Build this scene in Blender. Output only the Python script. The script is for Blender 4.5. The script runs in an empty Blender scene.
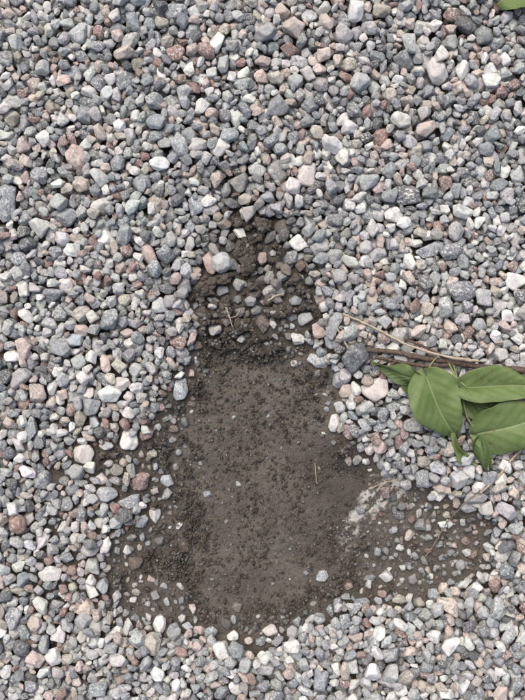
import bpy, math, random, time
import numpy as np
from mathutils import Vector
t0=time.time()
rng=np.random.default_rng(7); random.seed(7)
S=0.00115
def P(px,py): return ((px-262.5)*S,(350-py)*S)
scene=bpy.context.scene
# ---------------------------------------------------------------- numpy helpers
def vnoise(X,Y,wl,seed):
    r=np.random.default_rng(seed); N=256
    g=r.random((N,N))
    x=X/wl+1000.; y=Y/wl+1000.
    xi=np.floor(x).astype(int); yi=np.floor(y).astype(int)
    fx=x-xi; fy=y-yi
    fx=fx*fx*(3-2*fx); fy=fy*fy*(3-2*fy)
    a=g[yi%N,xi%N]; b=g[yi%N,(xi+1)%N]; c=g[(yi+1)%N,xi%N]; d=g[(yi+1)%N,(xi+1)%N]
    return ((a*(1-fx)+b*fx)*(1-fy)+(c*(1-fx)+d*fx)*fy)*2-1
def sstep(a,b,x):
    t=np.clip((x-a)/(b-a),0,1); return t*t*(3-2*t)
def sdpoly(X,Y,poly):
    n=len(poly); d=np.full(X.shape,1e9); ins=np.zeros(X.shape,bool)
    for i in range(n):
        x1,y1=poly[i]; x2,y2=poly[(i+1)%n]
        dx,dy=x2-x1,y2-y1
        t=np.clip(((X-x1)*dx+(Y-y1)*dy)/(dx*dx+dy*dy),0,1)
        d=np.minimum(d,np.hypot(X-x1-t*dx,Y-y1-t*dy))
        if y1!=y2:
            c=((y1>Y)!=(y2>Y))&(X<(x2-x1)*(Y-y1)/(y2-y1)+x1)
            ins^=c
    return np.where(ins,-d,d)
POLY=[P(*p) for p in [(200,345),(210,328),(236,316),(266,316),(290,328),(314,356),(334,396),(338,440),(360,460),(388,480),(430,498),(470,512),(488,536),(478,570),(445,586),(405,592),(370,590),(335,600),(292,622),(240,634),(188,624),(140,610),(112,596),(100,572),(110,545),(138,526),(148,505),(146,480),(156,455),(168,415),(178,378)]]
CHALK=[P(*p) for p in [(374,480),(392,476),(412,482),(410,500),(392,512),(376,524),(362,542),(350,556),(339,547),(347,528),(359,506)]]
def blob(X,Y,px,py,rx,ry,soft=0.5):
    cx,cy=P(px,py)
    r=np.hypot((X-cx)/(rx*S),(Y-cy)/(ry*S))
    return 1-sstep(1-soft,1+soft,r)
def masks(X,Y):
    wx=X+0.010*vnoise(X,Y,0.03,1)+0.005*vnoise(X,Y,0.012,2)
    wy=Y+0.010*vnoise(X,Y,0.03,3)+0.005*vnoise(X,Y,0.012,4)
    sd=sdpoly(wx,wy,POLY)
    throat=np.maximum(blob(wx,wy,252,296,62,46,0.5),blob(wx,wy,246,255,36,36,.6))
    halo=blob(wx,wy,262,225,85,65,0.6)
    left=np.maximum(blob(wx,wy,98,520,80,125,0.5),.8*blob(wx,wy,160,385,34,50,.5))
    right=blob(wx,wy,445,548,85,55,0.5)
    return sd,throat,halo,left,right
def throat_gap(X,Y,th):
    # 1 where the disturbed lobe is bare crumbly soil, 0 where stones sit
    tn=vnoise(X,Y,.019,41)*.75+vnoise(X,Y,.042,42)*.5
    return sstep(-.12,.12,(th-.52)*.9-tn)*sstep(.2,.45,th)
def soilz(X,Y,m=None):
    if m is None: m=masks(X,Y)
    sd,th,ha,le,ri=m
    inn=1-sstep(-0.03,0.01,sd)
    z=0.003*vnoise(X,Y,0.09,11)+0.0012*vnoise(X,Y,0.03,12)
    clod=1-0.78*inn
    clod=np.maximum(clod,0.6*ri)
    b=1-np.abs(vnoise(X,Y,0.009,13)); b2=1-np.abs(vnoise(X,Y,0.0045,14))
    z=z+(0.0028*b+0.0016*b2)*clod*0.9+0.0006*inn*(vnoise(X,Y,0.006,15)+0.7*vnoise(X,Y,0.003,16))
    z=z+0.006*sstep(-0.05,0.02,sd)+0.004*th+0.005*le*sstep(-0.02,0.03,sd)
    return z
# ---------------------------------------------------------------- materials helpers
def newmat(name):
    m=bpy.data.materials.new(name); m.use_nodes=True
    nt=m.node_tree; nt.nodes.clear()
    return m,nt
def N(nt,t,**k):
    n=nt.nodes.new(t)
    for a,b in k.items(): setattr(n,a,b)
    return n
def L(nt,a,b): nt.links.new(a,b)
def mixc(nt,fac,a,b,mode='MIX'):
    n=N(nt,'ShaderNodeMix',data_type='RGBA',blend_type=mode)
    for i,v in ((0,fac),(6,a),(7,b)):
        if hasattr(v,'links'): L(nt,v,n.inputs[i])
        elif v is not None: n.inputs[i].default_value=v if not isinstance(v,tuple) else (*v,1)[:4]
    return n.outputs[2]
def math_(nt,op,a,b=None,c=None):
    n=N(nt,'ShaderNodeMath',operation=op)
    for i,v in enumerate((a,b,c)):
        if v is None: continue
        if hasattr(v,'links'): L(nt,v,n.inputs[i])
        else: n.inputs[i].default_value=v
    return n.outputs[0]
def ramp(nt,x,stops,kind='SMOOTHSTEP'):
    n=N(nt,'ShaderNodeMapRange',interpolation_type=kind)
    L(nt,x,n.inputs[0]); n.inputs[1].default_value=stops[0]; n.inputs[2].default_value=stops[1]
    n.inputs[3].default_value=stops[2]; n.inputs[4].default_value=stops[3]
    return n.outputs[0]
def noiseN(nt,vec,scale,detail=3,rough=.6,dist=0):
    n=N(nt,'ShaderNodeTexNoise',noise_dimensions='3D')
    L(nt,vec,n.inputs['Vector']); n.inputs['Scale'].default_value=scale
    n.inputs['Detail'].default_value=detail; n.inputs['Roughness'].default_value=rough
    n.inputs['Distortion'].default_value=dist
    return n
def noise(*a,**k): return noiseN(*a,**k).outputs[0]
def seeded(nt,vec,seed):
    cb=N(nt,'ShaderNodeCombineXYZ')
    L(nt,math_(nt,'MULTIPLY',seed,391.),cb.inputs[0]); L(nt,math_(nt,'MULTIPLY',seed,777.),cb.inputs[1]); L(nt,math_(nt,'MULTIPLY',seed,133.),cb.inputs[2])
    va=N(nt,'ShaderNodeVectorMath',operation='ADD'); L(nt,vec,va.inputs[0]); L(nt,cb.outputs[0],va.inputs[1])
    return va.outputs[0]
def stone_mat():
    m,nt=newmat('granite_gravel')
    out=N(nt,'ShaderNodeOutputMaterial'); bs=N(nt,'ShaderNodeBsdfPrincipled')
    L(nt,bs.outputs[0],out.inputs[0])
    tc=N(nt,'ShaderNodeTexCoord').outputs['Object']
    A={}
    for a in ('scol','seed','dirt','fleck','band'):
        n=N(nt,'ShaderNodeAttribute',attribute_type='INSTANCER',attribute_name=a)
        A[a]=n.outputs['Color'] if a=='scol' else n.outputs['Fac']
    vec=seeded(nt,tc,A['seed'])
    nn=noiseN(nt,vec,1.6,3,.7); n1=nn.outputs[0]
    c=mixc(nt,1.0,A['scol'],None,'MULTIPLY'); mixn=c.node
    v=ramp(nt,n1,(.3,.7,.66,1.25)); cm=N(nt,'ShaderNodeCombineColor')
    for i in range(3): L(nt,v,cm.inputs[i])
    L(nt,cm.outputs[0],mixn.inputs[7])
    n2n=noiseN(nt,vec,4.4,3,.8); n2=n2n.outputs[0]
    sc=N(nt,'ShaderNodeSeparateColor'); L(nt,n2n.outputs['Color'],sc.inputs[0])
    f2=math_(nt,'MULTIPLY',ramp(nt,n2,(.51,.61,0,.95)),A['fleck'])
    c=mixc(nt,f2,c,mixc(nt,.65,c,(.07,.075,.08)))
    f3=math_(nt,'MULTIPLY',ramp(nt,sc.outputs[1],(.51,.61,0,.9)),A['fleck'])
    c=mixc(nt,f3,c,(.78,.77,.73))
    iso=math_(nt,'ABSOLUTE',math_(nt,'SUBTRACT',nn.outputs[0],.5))
    fb=math_(nt,'MULTIPLY',ramp(nt,iso,(.008,.03,1,0)),A['band'])
    c=mixc(nt,fb,c,(.66,.64,.61))
    d=math_(nt,'ADD',math_(nt,'MULTIPLY',math_(nt,'SUBTRACT',n1,.5),1.0),A['dirt'])
    fd=ramp(nt,d,(.0,1.0,0,1),'LINEAR')
    c=mixc(nt,fd,c,(.118,.098,.080))
    L(nt,c,bs.inputs['Base Color'])
    bs.inputs['Roughness'].default_value=.70; bs.inputs['Specular IOR Level'].default_value=.32
    b=N(nt,'ShaderNodeBump'); b.inputs['Strength'].default_value=.85; b.inputs['Distance'].default_value=.0014
    L(nt,n2,b.inputs['Height']); L(nt,b.outputs[0],bs.inputs['Normal'])
    return m
def crumb_mat():
    m,nt=newmat('soil_clods')
    out=N(nt,'ShaderNodeOutputMaterial'); bs=N(nt,'ShaderNodeBsdfPrincipled')
    L(nt,bs.outputs[0],out.inputs[0])
    tc=N(nt,'ShaderNodeTexCoord').outputs['Object']
    a=N(nt,'ShaderNodeAttribute',attribute_type='INSTANCER',attribute_name='scol').outputs['Color']
    sd=N(nt,'ShaderNodeAttribute',attribute_type='INSTANCER',attribute_name='seed').outputs['Fac']
    n1=noise(nt,seeded(nt,tc,sd),2.,3,.7)
    L(nt,mixc(nt,ramp(nt,n1,(.3,.7,0,.5)),a,mixc(nt,.5,a,(.05,.042,.034))),bs.inputs['Base Color'])
    bs.inputs['Roughness'].default_value=.95; bs.inputs['Specular IOR Level'].default_value=.15
    b=N(nt,'ShaderNodeBump'); b.inputs['Strength'].default_value=.8; b.inputs['Distance'].default_value=.0012
    L(nt,n1,b.inputs['Height']); L(nt,b.outputs[0],bs.inputs['Normal'])
    return m
def soil_mat():
    m,nt=newmat('soil_and_gravel_ground')
    out=N(nt,'ShaderNodeOutputMaterial'); bs=N(nt,'ShaderNodeBsdfPrincipled')
    L(nt,bs.outputs[0],out.inputs[0])
    tc=N(nt,'ShaderNodeTexCoord').outputs['Object']
    def at(a): return N(nt,'ShaderNodeAttribute',attribute_name=a).outputs['Fac']
    big=noise(nt,tc,14,3,.6); mid=noise(nt,tc,90,3,.65); fine=noise(nt,tc,620,2,.7)
    c=mixc(nt,ramp(nt,big,(.35,.65,0,1)),(.098,.085,.071),(.150,.133,.112))
    c=mixc(nt,ramp(nt,mid,(.35,.7,0,.55)),c,(.074,.064,.053))
    c=mixc(nt,ramp(nt,fine,(.45,.75,0,.6)),c,(.23,.205,.175))
    c=mixc(nt,ramp(nt,fine,(.28,.42,.6,0)),c,(.044,.038,.032))
    c=mixc(nt,math_(nt,'MULTIPLY',at('damp'),.6),c,(.045,.038,.032))
    wf=math_(nt,'ADD',math_(nt,'MULTIPLY',math_(nt,'SUBTRACT',mid,.5),.9),at('chalk'))
    c=mixc(nt,ramp(nt,wf,(.22,.85,0,.88)),c,(.54,.52,.47))
    vo=N(nt,'ShaderNodeTexVoronoi'); L(nt,tc,vo.inputs['Vector']); vo.inputs['Scale'].default_value=62
    hsv=N(nt,'ShaderNodeSeparateColor'); L(nt,vo.outputs['Color'],hsv.inputs[0])
    g=mixc(nt,ramp(nt,hsv.outputs[0],(.1,.95,0,1)),(.16,.165,.17),(.58,.57,.54))
    g=mixc(nt,ramp(nt,hsv.outputs[1],(.8,.85,0,.6)),g,(.36,.25,.21))
    g=mixc(nt,ramp(nt,vo.outputs['Distance'],(.45,.7,0,.9)),g,(.03,.028,.025))
    outer=at('outer')
    c=mixc(nt,outer,c,g)
    L(nt,c,bs.inputs['Base Color'])
    bs.inputs['Roughness'].default_value=.93; bs.inputs['Specular IOR Level'].default_value=.2
    h=math_(nt,'ADD',mid,math_(nt,'MULTIPLY',fine,.6))
    b=N(nt,'ShaderNodeBump'); b.inputs['Strength'].default_value=1; b.inputs['Distance'].default_value=.0023
    L(nt,h,b.inputs['Height'])
    b2=N(nt,'ShaderNodeBump',invert=True); L(nt,outer,b2.inputs['Strength']); b2.inputs['Distance'].default_value=.008
    L(nt,vo.outputs['Distance'],b2.inputs['Height']); L(nt,b.outputs[0],b2.inputs['Normal'])
    L(nt,b2.outputs[0],bs.inputs['Normal'])
    return m
# ---------------------------------------------------------------- ground sheet
def axis(half,step):
    c=np.arange(-half,half+1e-9,step); o=[]; x=half; d=step
    while x<60:
        d*=1.35; x+=d; o.append(x)
    o=np.array(o); return np.concatenate([-o[::-1],c,o])
gx=axis(0.36,0.0013); gy=axis(0.46,0.0013)
X,Y=np.meshgrid(gx,gy); m=masks(X,Y); tg=throat_gap(X,Y,m[1]); Z=soilz(X,Y,m)+.005*tg
outer=sstep(0.60,0.66,np.maximum(np.abs(X),np.abs(Y)-0.1))
Z=Z*(1-outer)+outer*(0.016+0.05*vnoise(X,Y,3.0,77)*sstep(2,8,np.hypot(X,Y)))
ny,nx=X.shape
co=np.stack([X.ravel(),Y.ravel(),Z.ravel()],1).astype(np.float32)
idx=np.arange(nx*ny).reshape(ny,nx)
q=np.stack([idx[:-1,:-1],idx[:-1,1:],idx[1:,1:],idx[1:,:-1]],-1).reshape(-1,4).astype(np.int32)
me=bpy.data.meshes.new('ground'); me.vertices.add(len(co)); me.vertices.foreach_set('co',co.ravel())
me.loops.add(q.size); me.loops.foreach_set('vertex_index',q.ravel())
me.polygons.add(len(q)); me.polygons.foreach_set('loop_start',np.arange(0,q.size,4,dtype=np.int32))
me.update(calc_edges=True)
me.polygons.foreach_set('use_smooth',np.ones(len(q),bool))
def fa(me,name,v,t='FLOAT',dom='POINT'):
    a=me.attributes.new(name,t,dom)
    a.data.foreach_set('vector' if t=='FLOAT_VECTOR' else 'value',np.ascontiguousarray(v,dtype=np.int32 if t=='INT' else np.float32).ravel())
damp=np.clip(0.8*blob(X,Y,345,490,38,50,.6)+.45*m[1]+.3*m[3]*sstep(-.03,0,m[0])+.25*m[4]+.25*sstep(-.03,.01,m[0])+.3*blob(X,Y,260,600,120,22,.6),0,1)
chsd=sdpoly(X+.003*vnoise(X,Y,.008,61),Y+.003*vnoise(X,Y,.008,62),CHALK)
ca,sa=math.cos(math.radians(48)),math.sin(math.radians(48))
Ua=X*ca+Y*sa; Va=-X*sa+Y*ca
streak=.5+.55*vnoise(Ua/5,Va,.0035,63)+.35*vnoise(Ua/2.5,Va,.009,64)+.25*vnoise(X,Y,.003,65)
chalk=(1-sstep(-.006,.006,chsd))*np.clip(streak+.16,0,1)
fa(me,'damp',damp); fa(me,'chalk',chalk); fa(me,'outer',outer)
ground=bpy.data.objects.new('ground',me); scene.collection.objects.link(ground); me.materials.append(soil_mat())
# ---------------------------------------------------------------- stone prototypes
import bmesh
def ico(sub):
    bm=bmesh.new(); bmesh.ops.create_icosphere(bm,subdivisions=sub,radius=1)
    v=np.array([x.co[:] for x in bm.verts]); f=np.array([[a.index for a in x.verts] for x in bm.faces]); bm.free()
    v/=np.linalg.norm(v,axis=1)[:,None]; return v,f
V3,F3=ico(4); V2,F2=ico(3)
def rock(dirs,seed,rough=0.015,p=None,npl=None):
    r=np.random.default_rng(seed)
    npl=npl or r.integers(7,14); p=p or r.uniform(14,46)
    n=r.normal(size=(npl,3)); n/=np.linalg.norm(n,axis=1)[:,None]
    for _ in range(9):
        for i in range(npl):
            d=n[i]-n; l=np.linalg.norm(d,axis=1); l[i]=9
            n[i]+=(d/(l[:,None]**3)).sum(0)*.03
            n[i]/=np.linalg.norm(n[i])
    dk=r.uniform(.66,1.0,npl)
    s=np.maximum(1e-6,dirs@n.T)/dk
    rad=(s**p).sum(1)**(-1/p)
    rad=np.minimum(rad,1.26)
    ph=r.uniform(0,6.28,(6,)); k=r.normal(size=(6,3))*r.uniform(2,6,(6,1))
    nz=np.sin(dirs@k.T+ph).sum(1)
    rad=rad*(1+rough*nz)
    v=dirs*rad[:,None]
    v*=np.array([1,r.uniform(.58,.95),r.uniform(.5,.78)])
    v-= (v.max(0)+v.min(0))/2
    v/=v[:,0].max()
    return v
def mkproto(name,v,f,mat):
    me=bpy.data.meshes.new(name); me.from_pydata(v.tolist(),[],f.tolist())
    me.polygons.foreach_set('use_smooth',np.ones(len(f),bool)); me.materials.append(mat); me.update()
    return bpy.data.objects.new(name,me)
NP=64
stone=stone_mat(); crumbm=crumb_mat()
colS=bpy.data.collections.new('gravel_stone_shapes'); protoE=[];protoU=[]
protos=[]
for i in range(NP):
    v=rock(V3,100+i); protoU.append(v); protoE.append(v[::8])
    o=mkproto('stone_%02d'%i,v,F3,stone); colS.objects.link(o); protos.append(o)
colC=bpy.data.collections.new('soil_clod_shapes'); cprotos=[]
for i in range(14):
    v=rock(V2,900+i,rough=.05,p=6,npl=12); o=mkproto('clod_%02d'%i,v,F2,crumbm); colC.objects.link(o); cprotos.append(o)
colG=bpy.data.collections.new('grit_shapes'); gprotos=[]
for i in range(12):
    v=rock(V2,700+i); o=mkproto('grit_%02d'%i,v,F2,stone); colG.objects.link(o); gprotos.append(o)
# ---------------------------------------------------------------- deposition
cell=0.0017; HX,HY=0.60,0.70
xs=np.arange(-HX,HX,cell); ys=np.arange(-HY,HY,cell)
GX,GY=np.meshgrid(xs,ys); gm=masks(GX,GY); sd,th,ha,le,ri=gm
gap=throat_gap(GX,GY,th)
H=soilz(GX,GY,gm)+.005*gap
soil0=H.copy()
T=soil0+0.020*sstep(0.0,0.030,sd)+0.003*vnoise(GX,GY,0.07,31)*sstep(0,.02,sd)
T=T*(1-th)+th*(soil0+.010)
T=np.where(gap>.5,soil0-.001,T)
lw=le*sstep(0,.01,sd)
ln=vnoise(GX,GY,.024,43)
T=T*(1-lw)+lw*np.minimum(T,soil0+np.clip(.0070+.008*ln,0,.016))
T=T-0.004*ha*(1-th)
T=np.where(sd<=0,soil0-0.001,T)
ny,nx=H.shape
def rot(ax,ay,az):
    cx,sx,cy,sy,cz,sz=math.cos(ax),math.sin(ax),math.cos(ay),math.sin(ay),math.cos(az),math.sin(az)
    Rx=np.array([[1,0,0],[0,cx,-sx],[0,sx,cx]]);Ry=np.array([[cy,0,sy],[0,1,0],[-sy,0,cy]]);Rz=np.array([[cz,-sz,0],[sz,cz,0],[0,0,1]])
    return Rz@Ry@Rx
PAL=[((.32,.342,.352),.25),((.54,.552,.542),.265),((.81,.80,.755),.18),((.64,.535,.47),.12),((.36,.24,.205),.05),((.155,.165,.17),.065),((.55,.505,.42),.04),((.42,.405,.385),.03)]
pc=np.array([p[0] for p in PAL]); pw=np.array([p[1] for p in PAL]); pw/=pw.sum()
inst=[]
def commit(pi,cx,cy,z,r,sc,R,col=None,dirt=None,kind=None):
    u=(protoU[pi]*sc)@R.T
    up=u[:,2]>-0.1*sc[2]; u=u[up]
    ix=((cx+u[:,0]+HX)/cell).astype(int).clip(0,nx-1); iy=((cy+u[:,1]+HY)/cell).astype(int).clip(0,ny-1)
    np.maximum.at(H,(iy,ix),z+u[:,2])
    k=rng.choice(len(pc),p=pw) if kind is None else kind
    if col is None:
        col=pc[k]*rng.uniform(.80,1.15)*rng.uniform(.965,1.035,3)
    ci=int((cx+HX)/cell),int((cy+HY)/cell); ci=(min(ci[0],nx-1),min(ci[1],ny-1))
    if dirt is None:
        t_=th[ci[1],ci[0]]; h_=ha[ci[1],ci[0]]
        dirt=rng.random()**3*.22+t_*.75*rng.random()+h_*.5*rng.random()**1.6+.2*le[ci[1],ci[0]]*rng.random()
        dirt+= .3*max(0,min(1,(T[ci[1],ci[0]]-.010-z)/.012))
    inst.append((cx,cy,z,*r,*sc,pi,*col,rng.random(),dirt,rng.uniform(.3,1) if k not in(2,) else rng.random()*.4,rng.random()*.8 if rng.random()<.12 else 0))
def drop(pi,cx,cy,r,sc,R,sinkf=.12):
    e=(protoE[pi]*sc)@R.T; lo=e[:,2]<0; e=e[lo]
    ix=((cx+e[:,0]+HX)/cell).astype(int).clip(0,nx-1); iy=((cy+e[:,1]+HY)/cell).astype(int).clip(0,ny-1)
    d=H[iy,ix]-e[:,2]
    k=len(d)-4
    return np.partition(d,k)[k]-sinkf*sc[2]
G=dict(W=(.82,.80,.76),G=(.53,.54,.54),B=(.33,.355,.375),K=(.18,.19,.20),R=(.36,.24,.21),PK=(.62,.49,.43),LP=(.74,.68,.63),T=(.54,.50,.41),LB=(.49,.54,.56),DR=(.22,.17,.135))
heroes=[(180,390,24,15,80,'LB'),(241,339,9,8,0,'W'),(165,483,14,12,0,'LB'),(140,483,24,18,40,'R'),(133,567,16,15,20,'DR'),(323,581,14,12,30,'LB'),(127,440,23,19,100,'W'),(153,519,15,12,90,'W'),(129,504,23,14,20,'B'),(140,523,15,13,0,'B'),(115,523,18,15,50,'G'),(349,431,19,14,80,'R'),(335,424,18,13,100,'W'),(375,390,30,24,20,'LP'),(318,331,17,13,120,'PK'),(298,338,15,13,0,'W'),(319,361,23,15,-15,'G'),(332,343,19,13,-40,'B'),(307,175,27,22,60,'LP'),(405,195,34,23,-10,'K'),(77,158,27,20,110,'PK'),(8,203,38,20,80,'B'),(372,449,15,13,60,'LP'),(105,546,19,11,70,'W'),(158,628,19,14,90,'W'),(176,55,20,17,0,'R'),(220,148,21,18,20,'W'),(441,497,18,14,0,'W'),(472,509,20,13,10,'G'),(263,324,19,15,90,'DR'),(150,256,26,15,-50,'PK'),(211,262,25,15,110,'PK'),(299,243,21,18,0,'W'),(515,281,22,19,-30,'W'),(32,429,27,13,80,'B'),(73,340,23,14,10,'LB'),(82,455,22,20,0,'LP'),(49,575,25,17,10,'W'),(54,657,21,17,70,'W'),(270,634,17,12,0,'LP'),(210,637,16,14,30,'B'),(237,612,11,10,0,'DR'),(122,384,17,15,0,'LP'),(100,480,13,12,0,'LP'),(380,425,17,12,40,'B'),(365,425,15,14,0,'G'),(430,250,30,14,15,'B'),(105,380,24,12,-35,'K'),(196,205,24,19,60,'B'),(232,640,12,11,0,'W'),(206,498,9,7,0,'B'),(395,535,7,6,0,'B'),(450,518,9,8,0,'T'),(433,498,10,8,0,'G'),(350,590,9,8,0,'R'),(410,570,9,8,0,'K'),(160,408,10,8,0,'R'),(295,364,8,7,0,'LP'),(345,620,18,14,80,'B'),(262,655,10,9,0,'W'),(470,545,10,9,0,'R'),(490,560,10,9,0,'T'),
(262,258,14,11,80,'PK'),(283,276,13,11,0,'B'),(222,290,13,10,20,'B'),(215,330,13,11,0,'W'),(305,318,16,12,30,'G'),(230,245,13,10,90,'K'),(296,300,14,10,10,'LB'),
(196,345,12,10,0,'DR'),(186,360,12,9,40,'B'),(171,430,12,9,0,'DR'),(150,455,11,9,0,'T'),(190,405,9,7,0,'DR')]
for (px,py,l,w,a,c) in heroes:
    cx,cy=P(px,py); pi=int(rng.integers(NP)); pu=protoU[pi]
    fy=np.abs(pu[:,1]).max(); fz=np.abs(pu[:,2]).max()
    L_=l*S/2; W_=w*S/2
    sc=np.array([L_,W_/fy,min(W_,L_)*.72/fz])
    r=(rng.normal(0,.12),rng.normal(0,.12),math.radians(a)); R=rot(*r)
    zs=drop(pi,cx,cy,r,sc,R,.25)
    iy,ix=int((cy+HY)/cell),int((cx+HX)/cell)
    z=max(zs,T[iy,ix]-.15*min(W_,L_))
    commit(pi,cx,cy,z,r,sc,R,np.array(G[c])*rng.uniform(.93,1.07),dirt=(.08 if c!='DR' else .45)+.3*th[iy,ix],kind=2 if c in('W','LP') else 0)
inview=(np.abs(GX)<.36)&(np.abs(GY)<.46)
def fill(mask,thr,nmax,batch,med,sig):
    cnt=0
    for it in range(400):
        D=(T-H); ok=np.argwhere((D>thr)&mask)
        if len(ok)<25 or cnt>nmax: break
        n=min(batch,max(20,len(ok)//40))
        for (iy,ix) in ok[rng.integers(0,len(ok),n)]:
            if T[iy,ix]-H[iy,ix]<=thr: continue
            size=med*math.exp(rng.normal(0,sig)); size=min(size,.0145)
            pi=int(rng.integers(NP))
            sc=size*np.array([1,rng.uniform(.85,1.1),rng.uniform(.9,1.15)])
            best=None
            for t in range(5):
                cx=xs[ix]+rng.normal(0,size*.35); cy=ys[iy]+rng.normal(0,size*.35)
                r=(rng.normal(0,.4),rng.normal(0,.4),rng.uniform(0,6.28)); R=rot(*r)
                z=drop(pi,cx,cy,r,sc,R)
                if best is None or z<best[0]: best=(z,cx,cy,r,R)
            z,cx,cy,r,R=best
            jy=min(max(int((cy+HY)/cell),0),ny-1); jx=min(max(int((cx+HX)/cell),0),nx-1)
            if z>T[jy,jx]+.6*size:
                H[iy,ix]=max(H[iy,ix],T[iy,ix]-thr*.9) if th[iy,ix]<.3 else H[iy,ix]
                if th[iy,ix]>=.3: T[iy,ix]=H[iy,ix]
                continue
            commit(pi,cx,cy,z,r,sc,R); cnt+=1
    return cnt
a=fill(np.ones_like(inview),.010,10000,700,.0073,.25); print('L1',a,time.time()-t0)
a=fill(np.ones_like(inview),.0053,11000,500,.0070,.28); print('L2',a,time.time()-t0)
a=fill(inview&(th<.4),.0036,5000,300,.0055,.25); print('L3',a,time.time()-t0)
def loose(w,n,med,sig,dm):
    p=(w/w.sum()).ravel(); k=rng.choice(p.size,n,p=p); iy,ix=np.divmod(k,nx)
    for y_,x_ in zip(iy,ix):
        size=min(med*math.exp(rng.normal(0,sig)),.008); pi=int(rng.integers(NP)); sc=size*np.ones(3)
        r=(rng.normal(0,.3),rng.normal(0,.3),rng.uniform(0,6.28)); R=rot(*r)
        q_=int(size/cell)+1
        if H[max(0,y_-q_):y_+q_+1,max(0,x_-q_):x_+q_+1].max()>soil0[y_,x_]+.006: continue
        z=drop(pi,xs[x_],ys[y_],r,sc,R,.3)
        commit(pi,xs[x_],ys[y_],z,r,sc,R,dirt=rng.random()**1.3*dm)
edge=np.exp(-(sd/.018)**2)
edgeIn=np.exp(-(sd/.012)**2)*(sd<.005)
xr=sstep(.10,.22,GX)
loose(ri*xr*(sd<.01)*inview+1e-9,460,.0038,.38,.6)
loose((edgeIn+.5*le*(np.abs(sd)<.03))*inview+1e-9,460,.0042,.38,.65)
loose((gap>.4)*inview+1e-9,70,.0044,.3,.9)
loose((sd<-.01)*inview+1e-9,32,.0026,.35,.5)
gravel_arr=np.array(inst); print('stones',len(inst))
stonemask=(H-soil0)>.0006
for dy in (-1,0,1):
    for dx in (-1,0,1):
        if dx or dy: stonemask=stonemask|(np.roll(np.roll((H-soil0)>.0012,dy,0),dx,1))
Hs=H.copy()
for dy in (-1,0,1):
    for dx in (-1,0,1):
        Hs=np.maximum(Hs,np.roll(np.roll(H,dy,0),dx,1)-.0004)
inn=(sd<0); ch=blob(GX,GY,378,508,34,40,.4)
wc=2.6*th*(1-.5*inn)+.75*edge+.8*le*(1-sstep(.05,.10,sd))+.065*inn+.3*ri*inn
wc*=inview*(0.3+0.7*(vnoise(GX,GY,.02,55)>-.1))*(1-.92*ch)*(~stonemask)
def sample(w,n):
    p=(w/w.sum()).ravel(); k=rng.choice(p.size,n,p=p); iy,ix=np.divmod(k,nx)
    return iy,ix
crumbs=[]
iy,ix=sample(wc,13500)
sz=.0009*np.exp(np.abs(rng.normal(0,.74,len(iy)))); sz=np.minimum(sz*(1+.5*th[iy,ix]),.0062)
cen=inn[iy,ix]&(edge[iy,ix]<.3)&(ri[iy,ix]<.3)
sz[cen]=np.minimum(sz[cen],.0026*np.exp(rng.normal(0,.15,cen.sum())))
order=np.argsort(-sz); clodtop=soil0.copy()
for k in order:
    s=sz[k]; a_,b_=iy[k],ix[k]; x=xs[b_]+rng.uniform(-.5,.5)*cell; y=ys[a_]+rng.uniform(-.5,.5)*cell
    q_=int(s*.8/cell+.5); tt=th[a_,b_]
    sm_=stonemask[a_-q_:a_+q_+1,b_-q_:b_+q_+1]
    if s>.0011 and sm_.mean()>(.12+.30*tt): continue
    h=min(clodtop[a_,b_],soil0[a_,b_]+.009)
    col=np.array((.108,.092,.076))*rng.uniform(.6,1.4)*rng.uniform(.97,1.03,3)
    crumbs.append((x,y,h+s*.25,*rng.uniform(0,6.28,3),s,s*rng.uniform(.8,1),s*rng.uniform(.75,1),rng.integers(14),*col,rng.random()))
    if s>.002:
        q_=max(1,int(s*.7/cell)); y0,y1,x0,x1=a_-q_,a_+q_+1,b_-q_,b_+q_+1
        clodtop[y0:y1,x0:x1]=np.maximum(clodtop[y0:y1,x0:x1],h+s*.8)
        Hs[y0:y1,x0:x1]=np.maximum(Hs[y0:y1,x0:x1],h+s*.8)
grit=[]
wg=(.9*ri+.12*inn+.6*edge+.2*th+.4*le*(sd<.06))*inview*(~stonemask)
iy,ix=sample(wg,1800)
sz=.0010*np.exp(np.abs(rng.normal(0,.55,len(iy)))); sz=np.minimum(sz,.0042)
cen=inn[iy,ix]&(edge[iy,ix]<.3)&(ri[iy,ix]<.3); sz[cen]=np.minimum(sz[cen],.0019)
for k in range(len(iy)):
    s=sz[k]; x=xs[ix[k]]; y=ys[iy[k]]; h=clodtop[iy[k],ix[k]]
    c=rng.choice(len(pc),p=pw); col=pc[c]*rng.uniform(.45,.85)
    grit.append((x,y,h+s*.15,rng.normal(0,.3),rng.normal(0,.3),rng.uniform(0,6.28),s,s,s,rng.integers(12),*col,rng.random(),.25+.6*rng.random(),rng.random()*.6,0))
print('crumbs',len(crumbs))
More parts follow.
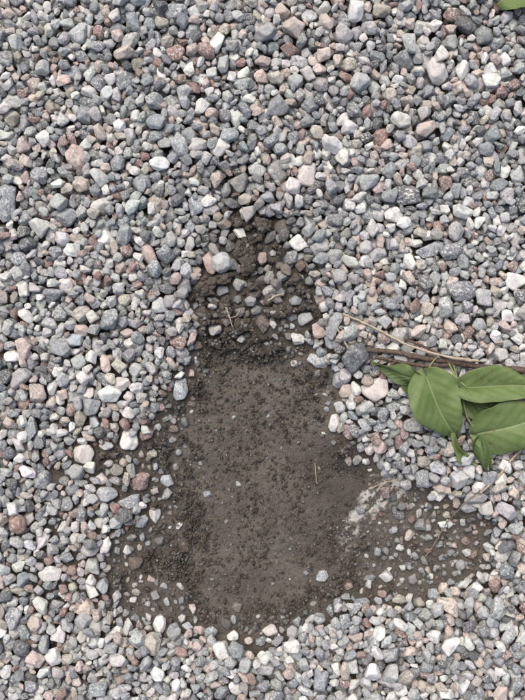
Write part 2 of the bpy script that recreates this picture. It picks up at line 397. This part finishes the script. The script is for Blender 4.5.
# ---------------------------------------------------------------- geometry nodes instancer
def instancer(name,arr,coll,protos,full=True):
    arr=np.array(arr,dtype=float); n=len(arr)
    me=bpy.data.meshes.new(name); me.vertices.add(n); me.vertices.foreach_set('co',arr[:,:3].astype(np.float32).ravel())
    fa(me,'rot',arr[:,3:6],'FLOAT_VECTOR'); fa(me,'scl',arr[:,6:9],'FLOAT_VECTOR'); fa(me,'pidx',arr[:,9],'INT')
    fa(me,'scol',arr[:,10:13],'FLOAT_VECTOR'); fa(me,'seed',arr[:,13])
    if full:
        fa(me,'dirt',arr[:,14]); fa(me,'fleck',arr[:,15]); fa(me,'band',arr[:,16])
    o=bpy.data.objects.new(name,me); scene.collection.objects.link(o)
    for p in protos: p.parent=o
    g=bpy.data.node_groups.new(name+'_scatter','GeometryNodeTree')
    g.interface.new_socket('Geometry',in_out='INPUT',socket_type='NodeSocketGeometry')
    g.interface.new_socket('Geometry',in_out='OUTPUT',socket_type='NodeSocketGeometry')
    gi=g.nodes.new('NodeGroupInput'); go=g.nodes.new('NodeGroupOutput')
    ci=g.nodes.new('GeometryNodeCollectionInfo'); ci.inputs['Collection'].default_value=coll
    ci.inputs['Separate Children'].default_value=True; ci.inputs['Reset Children'].default_value=True
    ip=g.nodes.new('GeometryNodeInstanceOnPoints'); ip.inputs['Pick Instance'].default_value=True
    def na(nm,t):
        a=g.nodes.new('GeometryNodeInputNamedAttribute'); a.data_type=t; a.inputs['Name'].default_value=nm
        return [s for s in a.outputs if s.enabled and s.name=='Attribute'][0]
    er=g.nodes.new('FunctionNodeEulerToRotation')
    g.links.new(na('rot','FLOAT_VECTOR'),er.inputs[0])
    g.links.new(gi.outputs[0],ip.inputs['Points']); g.links.new(ci.outputs[0],ip.inputs['Instance'])
    g.links.new(na('pidx','INT'),ip.inputs['Instance Index']); g.links.new(er.outputs[0],ip.inputs['Rotation'])
    g.links.new(na('scl','FLOAT_VECTOR'),ip.inputs['Scale']); g.links.new(ip.outputs[0],go.inputs[0])
    md=o.modifiers.new('scatter','NODES'); md.node_group=g
    return o
instancer('gravel',gravel_arr,colS,protos)
instancer('soil_clods',crumbs,colC,cprotos,False)
instancer('grit',grit,colG,gprotos)
print('inst',time.time()-t0)
def hat(x,y,rad=0.004):
    i=int((x+HX)/cell); j=int((y+HY)/cell); r=max(1,int(rad/cell))
    return float(Hs[max(0,j-r):j+r+1,max(0,i-r):i+r+1].max())
# ---------------------------------------------------------------- branch, leaves, stalks
def simple(name,c1,c2,scale,rough=.7,bump=.0005):
    m,nt=newmat(name); out=N(nt,'ShaderNodeOutputMaterial'); bs=N(nt,'ShaderNodeBsdfPrincipled'); L(nt,bs.outputs[0],out.inputs[0])
    tc=N(nt,'ShaderNodeTexCoord').outputs['Object']
    n=noise(nt,tc,scale,5,.7)
    L(nt,mixc(nt,ramp(nt,n,(.35,.65,0,1)),c1,c2),bs.inputs['Base Color']); bs.inputs['Roughness'].default_value=rough
    bs.inputs['Specular IOR Level'].default_value=.3
    b=N(nt,'ShaderNodeBump'); b.inputs['Distance'].default_value=bump; L(nt,n,b.inputs['Height']); L(nt,b.outputs[0],bs.inputs['Normal'])
    return m
bark=simple('bark',(.06,.042,.032),(.17,.12,.09),420)
strawm=simple('dry_straw',(.54,.46,.34),(.34,.27,.19),300)
rootm=simple('dry_root',(.26,.21,.16),(.14,.11,.08),300)
petm=simple('petiole_green',(.20,.26,.09),(.28,.28,.12),200)
def tube(name,pts,r0,r1,mat,parent=None,wig=.0006,seg=8,n=40):
    pts=np.array(pts); t=np.linspace(0,len(pts)-1,n)
    out=[]
    for tt in t:
        i=min(int(tt),len(pts)-2); f=tt-i
        p0=pts[max(i-1,0)];p1=pts[i];p2=pts[i+1];p3=pts[min(i+2,len(pts)-1)]
        out.append(.5*((2*p1)+(-p0+p2)*f+(2*p0-5*p1+4*p2-p3)*f*f+(-p0+3*p1-3*p2+p3)*f**3))
    c=np.array(out); r_=np.random.default_rng(int(abs(pts[0][0])*1e6)%9999)
    c+=r_.normal(0,wig*.35,c.shape)
    vs=[];fs=[]
    for i in range(n):
        d=c[min(i+1,n-1)]-c[max(i-1,0)]; d/=np.linalg.norm(d)
        u=np.cross(d,[0,0,1]); u/=np.linalg.norm(u); w=np.cross(d,u)
        r=(r0+(r1-r0)*i/(n-1))*(1+.12*r_.normal())
        for k in range(seg):
            a=2*math.pi*k/seg; vs.append(c[i]+r*(math.cos(a)*u+math.sin(a)*w))
    for i in range(n-1):
        for k in range(seg):
            a=i*seg+k;b=i*seg+(k+1)%seg; fs.append((a,b,b+seg,a+seg))
    fs.append(tuple(range(seg))[::-1]); fs.append(tuple(range((n-1)*seg,n*seg)))
    me=bpy.data.meshes.new(name); me.from_pydata([tuple(v) for v in vs],[],fs)
    for p in me.polygons: p.use_smooth=True
    me.materials.append(mat); o=bpy.data.objects.new(name,me); scene.collection.objects.link(o)
    if parent: o.parent=parent
    return o
def leaf_mat():
    m,nt=newmat('green_leaf'); out=N(nt,'ShaderNodeOutputMaterial'); bs=N(nt,'ShaderNodeBsdfPrincipled')
    tr=N(nt,'ShaderNodeBsdfTranslucent'); mx=N(nt,'ShaderNodeMixShader'); mx.inputs[0].default_value=.12
    L(nt,bs.outputs[0],mx.inputs[1]); L(nt,tr.outputs[0],mx.inputs[2]); L(nt,mx.outputs[0],out.inputs[0])
    tc=N(nt,'ShaderNodeTexCoord').outputs['Object']
    v=N(nt,'ShaderNodeAttribute',attribute_name='vein').outputs['Fac']
    sh=N(nt,'ShaderNodeAttribute',attribute_name='tone').outputs['Fac']
    n=noise(nt,tc,60,4,.6); n2=noise(nt,tc,900,2,.5)
    c=mixc(nt,ramp(nt,n,(.3,.7,0,1)),(.118,.178,.050),(.172,.240,.082))
    c=mixc(nt,ramp(nt,n2,(.4,.7,0,.25)),c,(.23,.28,.13))
    c=mixc(nt,math_(nt,'MULTIPLY',v,.65),c,(.34,.39,.20))
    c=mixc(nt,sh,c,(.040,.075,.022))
    bn=noise(nt,tc,75,3,.6)
    c=mixc(nt,ramp(nt,bn,(.66,.72,0,.7)),c,(.15,.10,.045))
    L(nt,c,bs.inputs['Base Color']); L(nt,c,tr.inputs[0])
    bs.inputs['Roughness'].default_value=.5; bs.inputs['Specular IOR Level'].default_value=.35
    b=N(nt,'ShaderNodeBump'); b.inputs['Distance'].default_value=.0005; b.inputs['Strength'].default_value=.6
    L(nt,math_(nt,'SUBTRACT',math_(nt,'MULTIPLY',n2,.3),v),b.inputs['Height']); L(nt,b.outputs[0],bs.inputs['Normal'])
    return m
leafm=leaf_mat()
def leaf(name,base,tip,width,z0,z1,fold=.25,arch=.006,roll=0.,bend=0.,tone=0.,parent=None,ripple=.0024,cord=.8,seed=0,curl=0.):
    b=np.array([*P(*base),z0]); t=np.array([*P(*tip),z1]); r_=np.random.default_rng(seed)
    Ln=np.linalg.norm(t-b); d=(t-b)/Ln; s=np.cross([0,0,1],d); s/=np.linalg.norm(s); up=np.cross(d,s)
    s,up=(s*math.cos(roll)+up*math.sin(roll)),(up*math.cos(roll)-s*math.sin(roll))
    nu,nv=90,61; W=width*S/2
    U,Vv=np.meshgrid(np.linspace(0,1,nu),np.linspace(-1,1,nv),indexing='ij')
    w=np.sin(np.pi*U**.58)**.85*(1-.38*U**2); w=np.where(U>.78,w*(1-.5*((U-.78)/.22)),w); w/=w.max()
    w=w*(1+.035*np.sin(U*13+r_.uniform(0,6)+Vv*1.5)+.016*np.sin(U*36+r_.uniform(0,6)+Vv))
    aV=np.abs(Vv)
    back=-cord*.13*Ln*(aV**1.6)*(1-U)**3
    f=fold*(1-.3*U)
    y=Vv*w*W*np.cos(f); z=aV*w*W*np.sin(f)-(aV**2)*w*W*math.sin(fold)*.6
    z+=arch*np.sin(np.pi*U)-.25*arch*(U**3)-curl*Ln*sstep(.7,1,U)*.3
    lat_ph=(U-.30*aV*(w+.2)+.01*np.sin(U*9))*7.0
    fr=np.abs((lat_ph%1)-.5)*2
    lat=sstep(.90,1.0,fr)*(1-sstep(.6,.95,aV))*(U<.92)
    mid=1-sstep(.012,.045,aV*w)
    vein=np.maximum(mid,lat*.4)
    ph=r_.uniform(0,6,4)
    z+=ripple*np.sin(U*7+ph[0]+Vv*1.5)*aV**2*1.8+ripple*np.sin(U*13+ph[1]+Vv*2)*aV**3*.8+.0022*np.sin(U*5+Vv*3+ph[2])
    z+=.00025*np.cos(lat_ph*2*np.pi)*aV*(1-aV)*4
    x=U*Ln+back
    bendy=bend*Ln*np.sin(np.pi*U)
    co=b+x[...,None]*d+(y+bendy)[...,None]*s+z[...,None]*up
    idx=np.arange(nu*nv).reshape(nu,nv)
    q=np.stack([idx[:-1,:-1],idx[1:,:-1],idx[1:,1:],idx[:-1,1:]],-1).reshape(-1,4)
    me=bpy.data.meshes.new(name); me.from_pydata(co.reshape(-1,3).tolist(),[],q.tolist())
    me.polygons.foreach_set('use_smooth',np.ones(len(q),bool)); me.materials.append(leafm)
    fa(me,'vein',vein); fa(me,'tone',np.full(nu*nv,tone)); me.update()
    o=bpy.data.objects.new(name,me); scene.collection.objects.link(o)
    sm=o.modifiers.new('thick','SOLIDIFY'); sm.thickness=.00035
    if parent: o.parent=parent
    return o
def emp(name):
    e=bpy.data.objects.new(name,None); e.empty_display_size=.02; scene.collection.objects.link(e); return e
def pz(px,py,z): x,y=P(px,py); return (x,y,z)
def surf(pts,lift):
    return [(*P(a,b),hat(*P(a,b))+lift) for a,b in pts]
gz=0.030
br=emp('leafy_branch')
tube('twig',[pz(366,350,gz+.004),pz(392,352,gz+.008),pz(415,357,gz+.011),pz(450,362,gz+.012),pz(490,368,gz+.013),pz(545,372,gz+.016),pz(580,380,gz+.014)],.0026,.0040,bark,br)
tube('side_twig',[pz(374,357,gz+.004),pz(400,362,gz+.008),pz(425,366,gz+.011),pz(450,364,gz+.012)],.0016,.0024,bark,br)
tube('upper_twig',[pz(396,336,gz+.006),pz(418,345,gz+.010),pz(440,356,gz+.013),pz(455,364,gz+.012)],.0012,.0020,bark,br)
tube('spur_twig',[pz(395,360,gz+.010),pz(383,370,gz+.006),pz(372,377,gz+.003)],.0012,.0009,bark,br,n=16)
leaf('leaf_1',(422,375),(458,442),62,gz+.018,gz+.008,fold=.65,arch=.010,roll=.12,bend=-.05,parent=br,seed=1,curl=.3)
leaf('leaf_2',(457,387),(555,389),42,gz+.026,gz+.020,fold=.62,arch=.005,roll=-.25,parent=br,seed=2,bend=.03)
leaf('leaf_3',(473,432),(562,405),58,gz+.010,gz+.016,fold=.45,arch=.012,roll=.15,parent=br,seed=3,cord=.5)
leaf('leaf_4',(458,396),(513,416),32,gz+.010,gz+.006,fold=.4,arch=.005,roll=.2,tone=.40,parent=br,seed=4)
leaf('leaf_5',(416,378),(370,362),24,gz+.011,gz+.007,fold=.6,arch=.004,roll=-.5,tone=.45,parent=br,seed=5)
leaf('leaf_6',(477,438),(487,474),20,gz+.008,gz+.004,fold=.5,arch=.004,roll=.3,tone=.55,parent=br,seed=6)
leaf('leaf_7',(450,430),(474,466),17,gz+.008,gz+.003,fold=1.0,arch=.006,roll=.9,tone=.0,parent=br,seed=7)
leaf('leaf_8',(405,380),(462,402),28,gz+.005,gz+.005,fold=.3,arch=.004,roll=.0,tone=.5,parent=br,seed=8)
tube('petiole_1',[pz(434,357,gz+.013),pz(427,364,gz+.018),pz(422,378,gz+.0185)],.0010,.0009,petm,br,n=12)
tube('petiole_2',[pz(445,362,gz+.013),pz(449,374,gz+.023),pz(460,387,gz+.0265)],.0010,.0009,petm,br,n=12)
tube('petiole_3',[pz(450,364,gz+.013),pz(457,394,gz+.018),pz(464,418,gz+.015),pz(476,431,gz+.0115)],.0010,.0009,petm,br,n=20)
lf=emp('fallen_leaf')
leaf('blade',(500,4),(545,-2),28,gz+.004,gz+.006,fold=.3,parent=lf,seed=12)
leaf('blade_lower',(470,-8),(486,3),14,gz+.002,gz+.004,fold=.3,parent=lf,tone=.5,seed=13)
def stalk(name,pts,r0,r1,mat,lift=.001):
    return tube(name,surf(pts,lift),r0,r1,mat)
tube('dry_stalk',[pz(342,314,gz+.003),pz(375,329,gz+.007),pz(405,345,gz+.013),pz(440,356,gz+.020),pz(474,361,gz+.019)],.0011,.0017,strawm)
tube('dry_stalk.001',[pz(335,326,gz+.000),pz(342,338,gz+.001),pz(350,352,gz+.001)],.0012,.0009,strawm,n=16)
tube('dry_stalk.002',[pz(524,442,gz+.006),pz(505,462,gz+.008),pz(493,478,gz+.007),pz(478,492,gz+.004)],.0013,.0010,strawm)
stalk('dry_root',[(478,488),(464,504),(450,524),(438,545),(428,560)],.0006,.0009,rootm,.0006)
stalk('dry_root.001',[(226,308),(230,318),(233,328)],.0010,.0006,strawm)
stalk('dry_root.002',[(268,301),(276,296),(284,294)],.0010,.0007,strawm)
stalk('dry_root.003',[(372,492),(384,485),(398,480)],.0008,.0005,strawm)
stalk('dry_root.004',[(316,466),(317,478),(318,486)],.0004,.0003,strawm)
stalk('dry_root.005',[(229,318),(236,316),(240,310)],.0006,.0004,strawm)
# ---------------------------------------------------------------- light & camera
w=bpy.data.worlds.new('World'); scene.world=w; w.use_nodes=True; nt=w.node_tree
bg=nt.nodes['Background']; sky=nt.nodes.new('ShaderNodeTexSky'); sky.sky_type='NISHITA'; sky.sun_disc=False
el,az=math.radians(60),math.radians(-25)
sky.sun_elevation=el; sky.sun_rotation=az; sky.dust_density=5; sky.air_density=.85; sky.ozone_density=.5
nt.links.new(sky.outputs[0],bg.inputs[0]); bg.inputs[1].default_value=.15
sl=bpy.data.lights.new('sun','SUN'); sl.energy=2.0; sl.angle=math.radians(50); sl.color=(1,.97,.92)
so=bpy.data.objects.new('sun',sl); scene.collection.objects.link(so)
d=Vector((math.sin(az)*math.cos(el),math.cos(az)*math.cos(el),math.sin(el)))
so.rotation_euler=d.to_track_quat('Z','Y').to_euler()
cam=bpy.data.cameras.new('camera'); co_=bpy.data.objects.new('camera',cam); scene.collection.objects.link(co_)
hc=1.0; cam.sensor_fit='VERTICAL'; cam.sensor_height=32; cam.lens=32*(hc-.025)/(700*S)
co_.location=(0,0,hc); co_.rotation_euler=(0,0,0); cam.clip_start=.01; cam.clip_end=500
scene.camera=co_
scene.view_settings.view_transform='Standard'; scene.view_settings.look='None'; scene.view_settings.exposure=0
print('done',time.time()-t0)
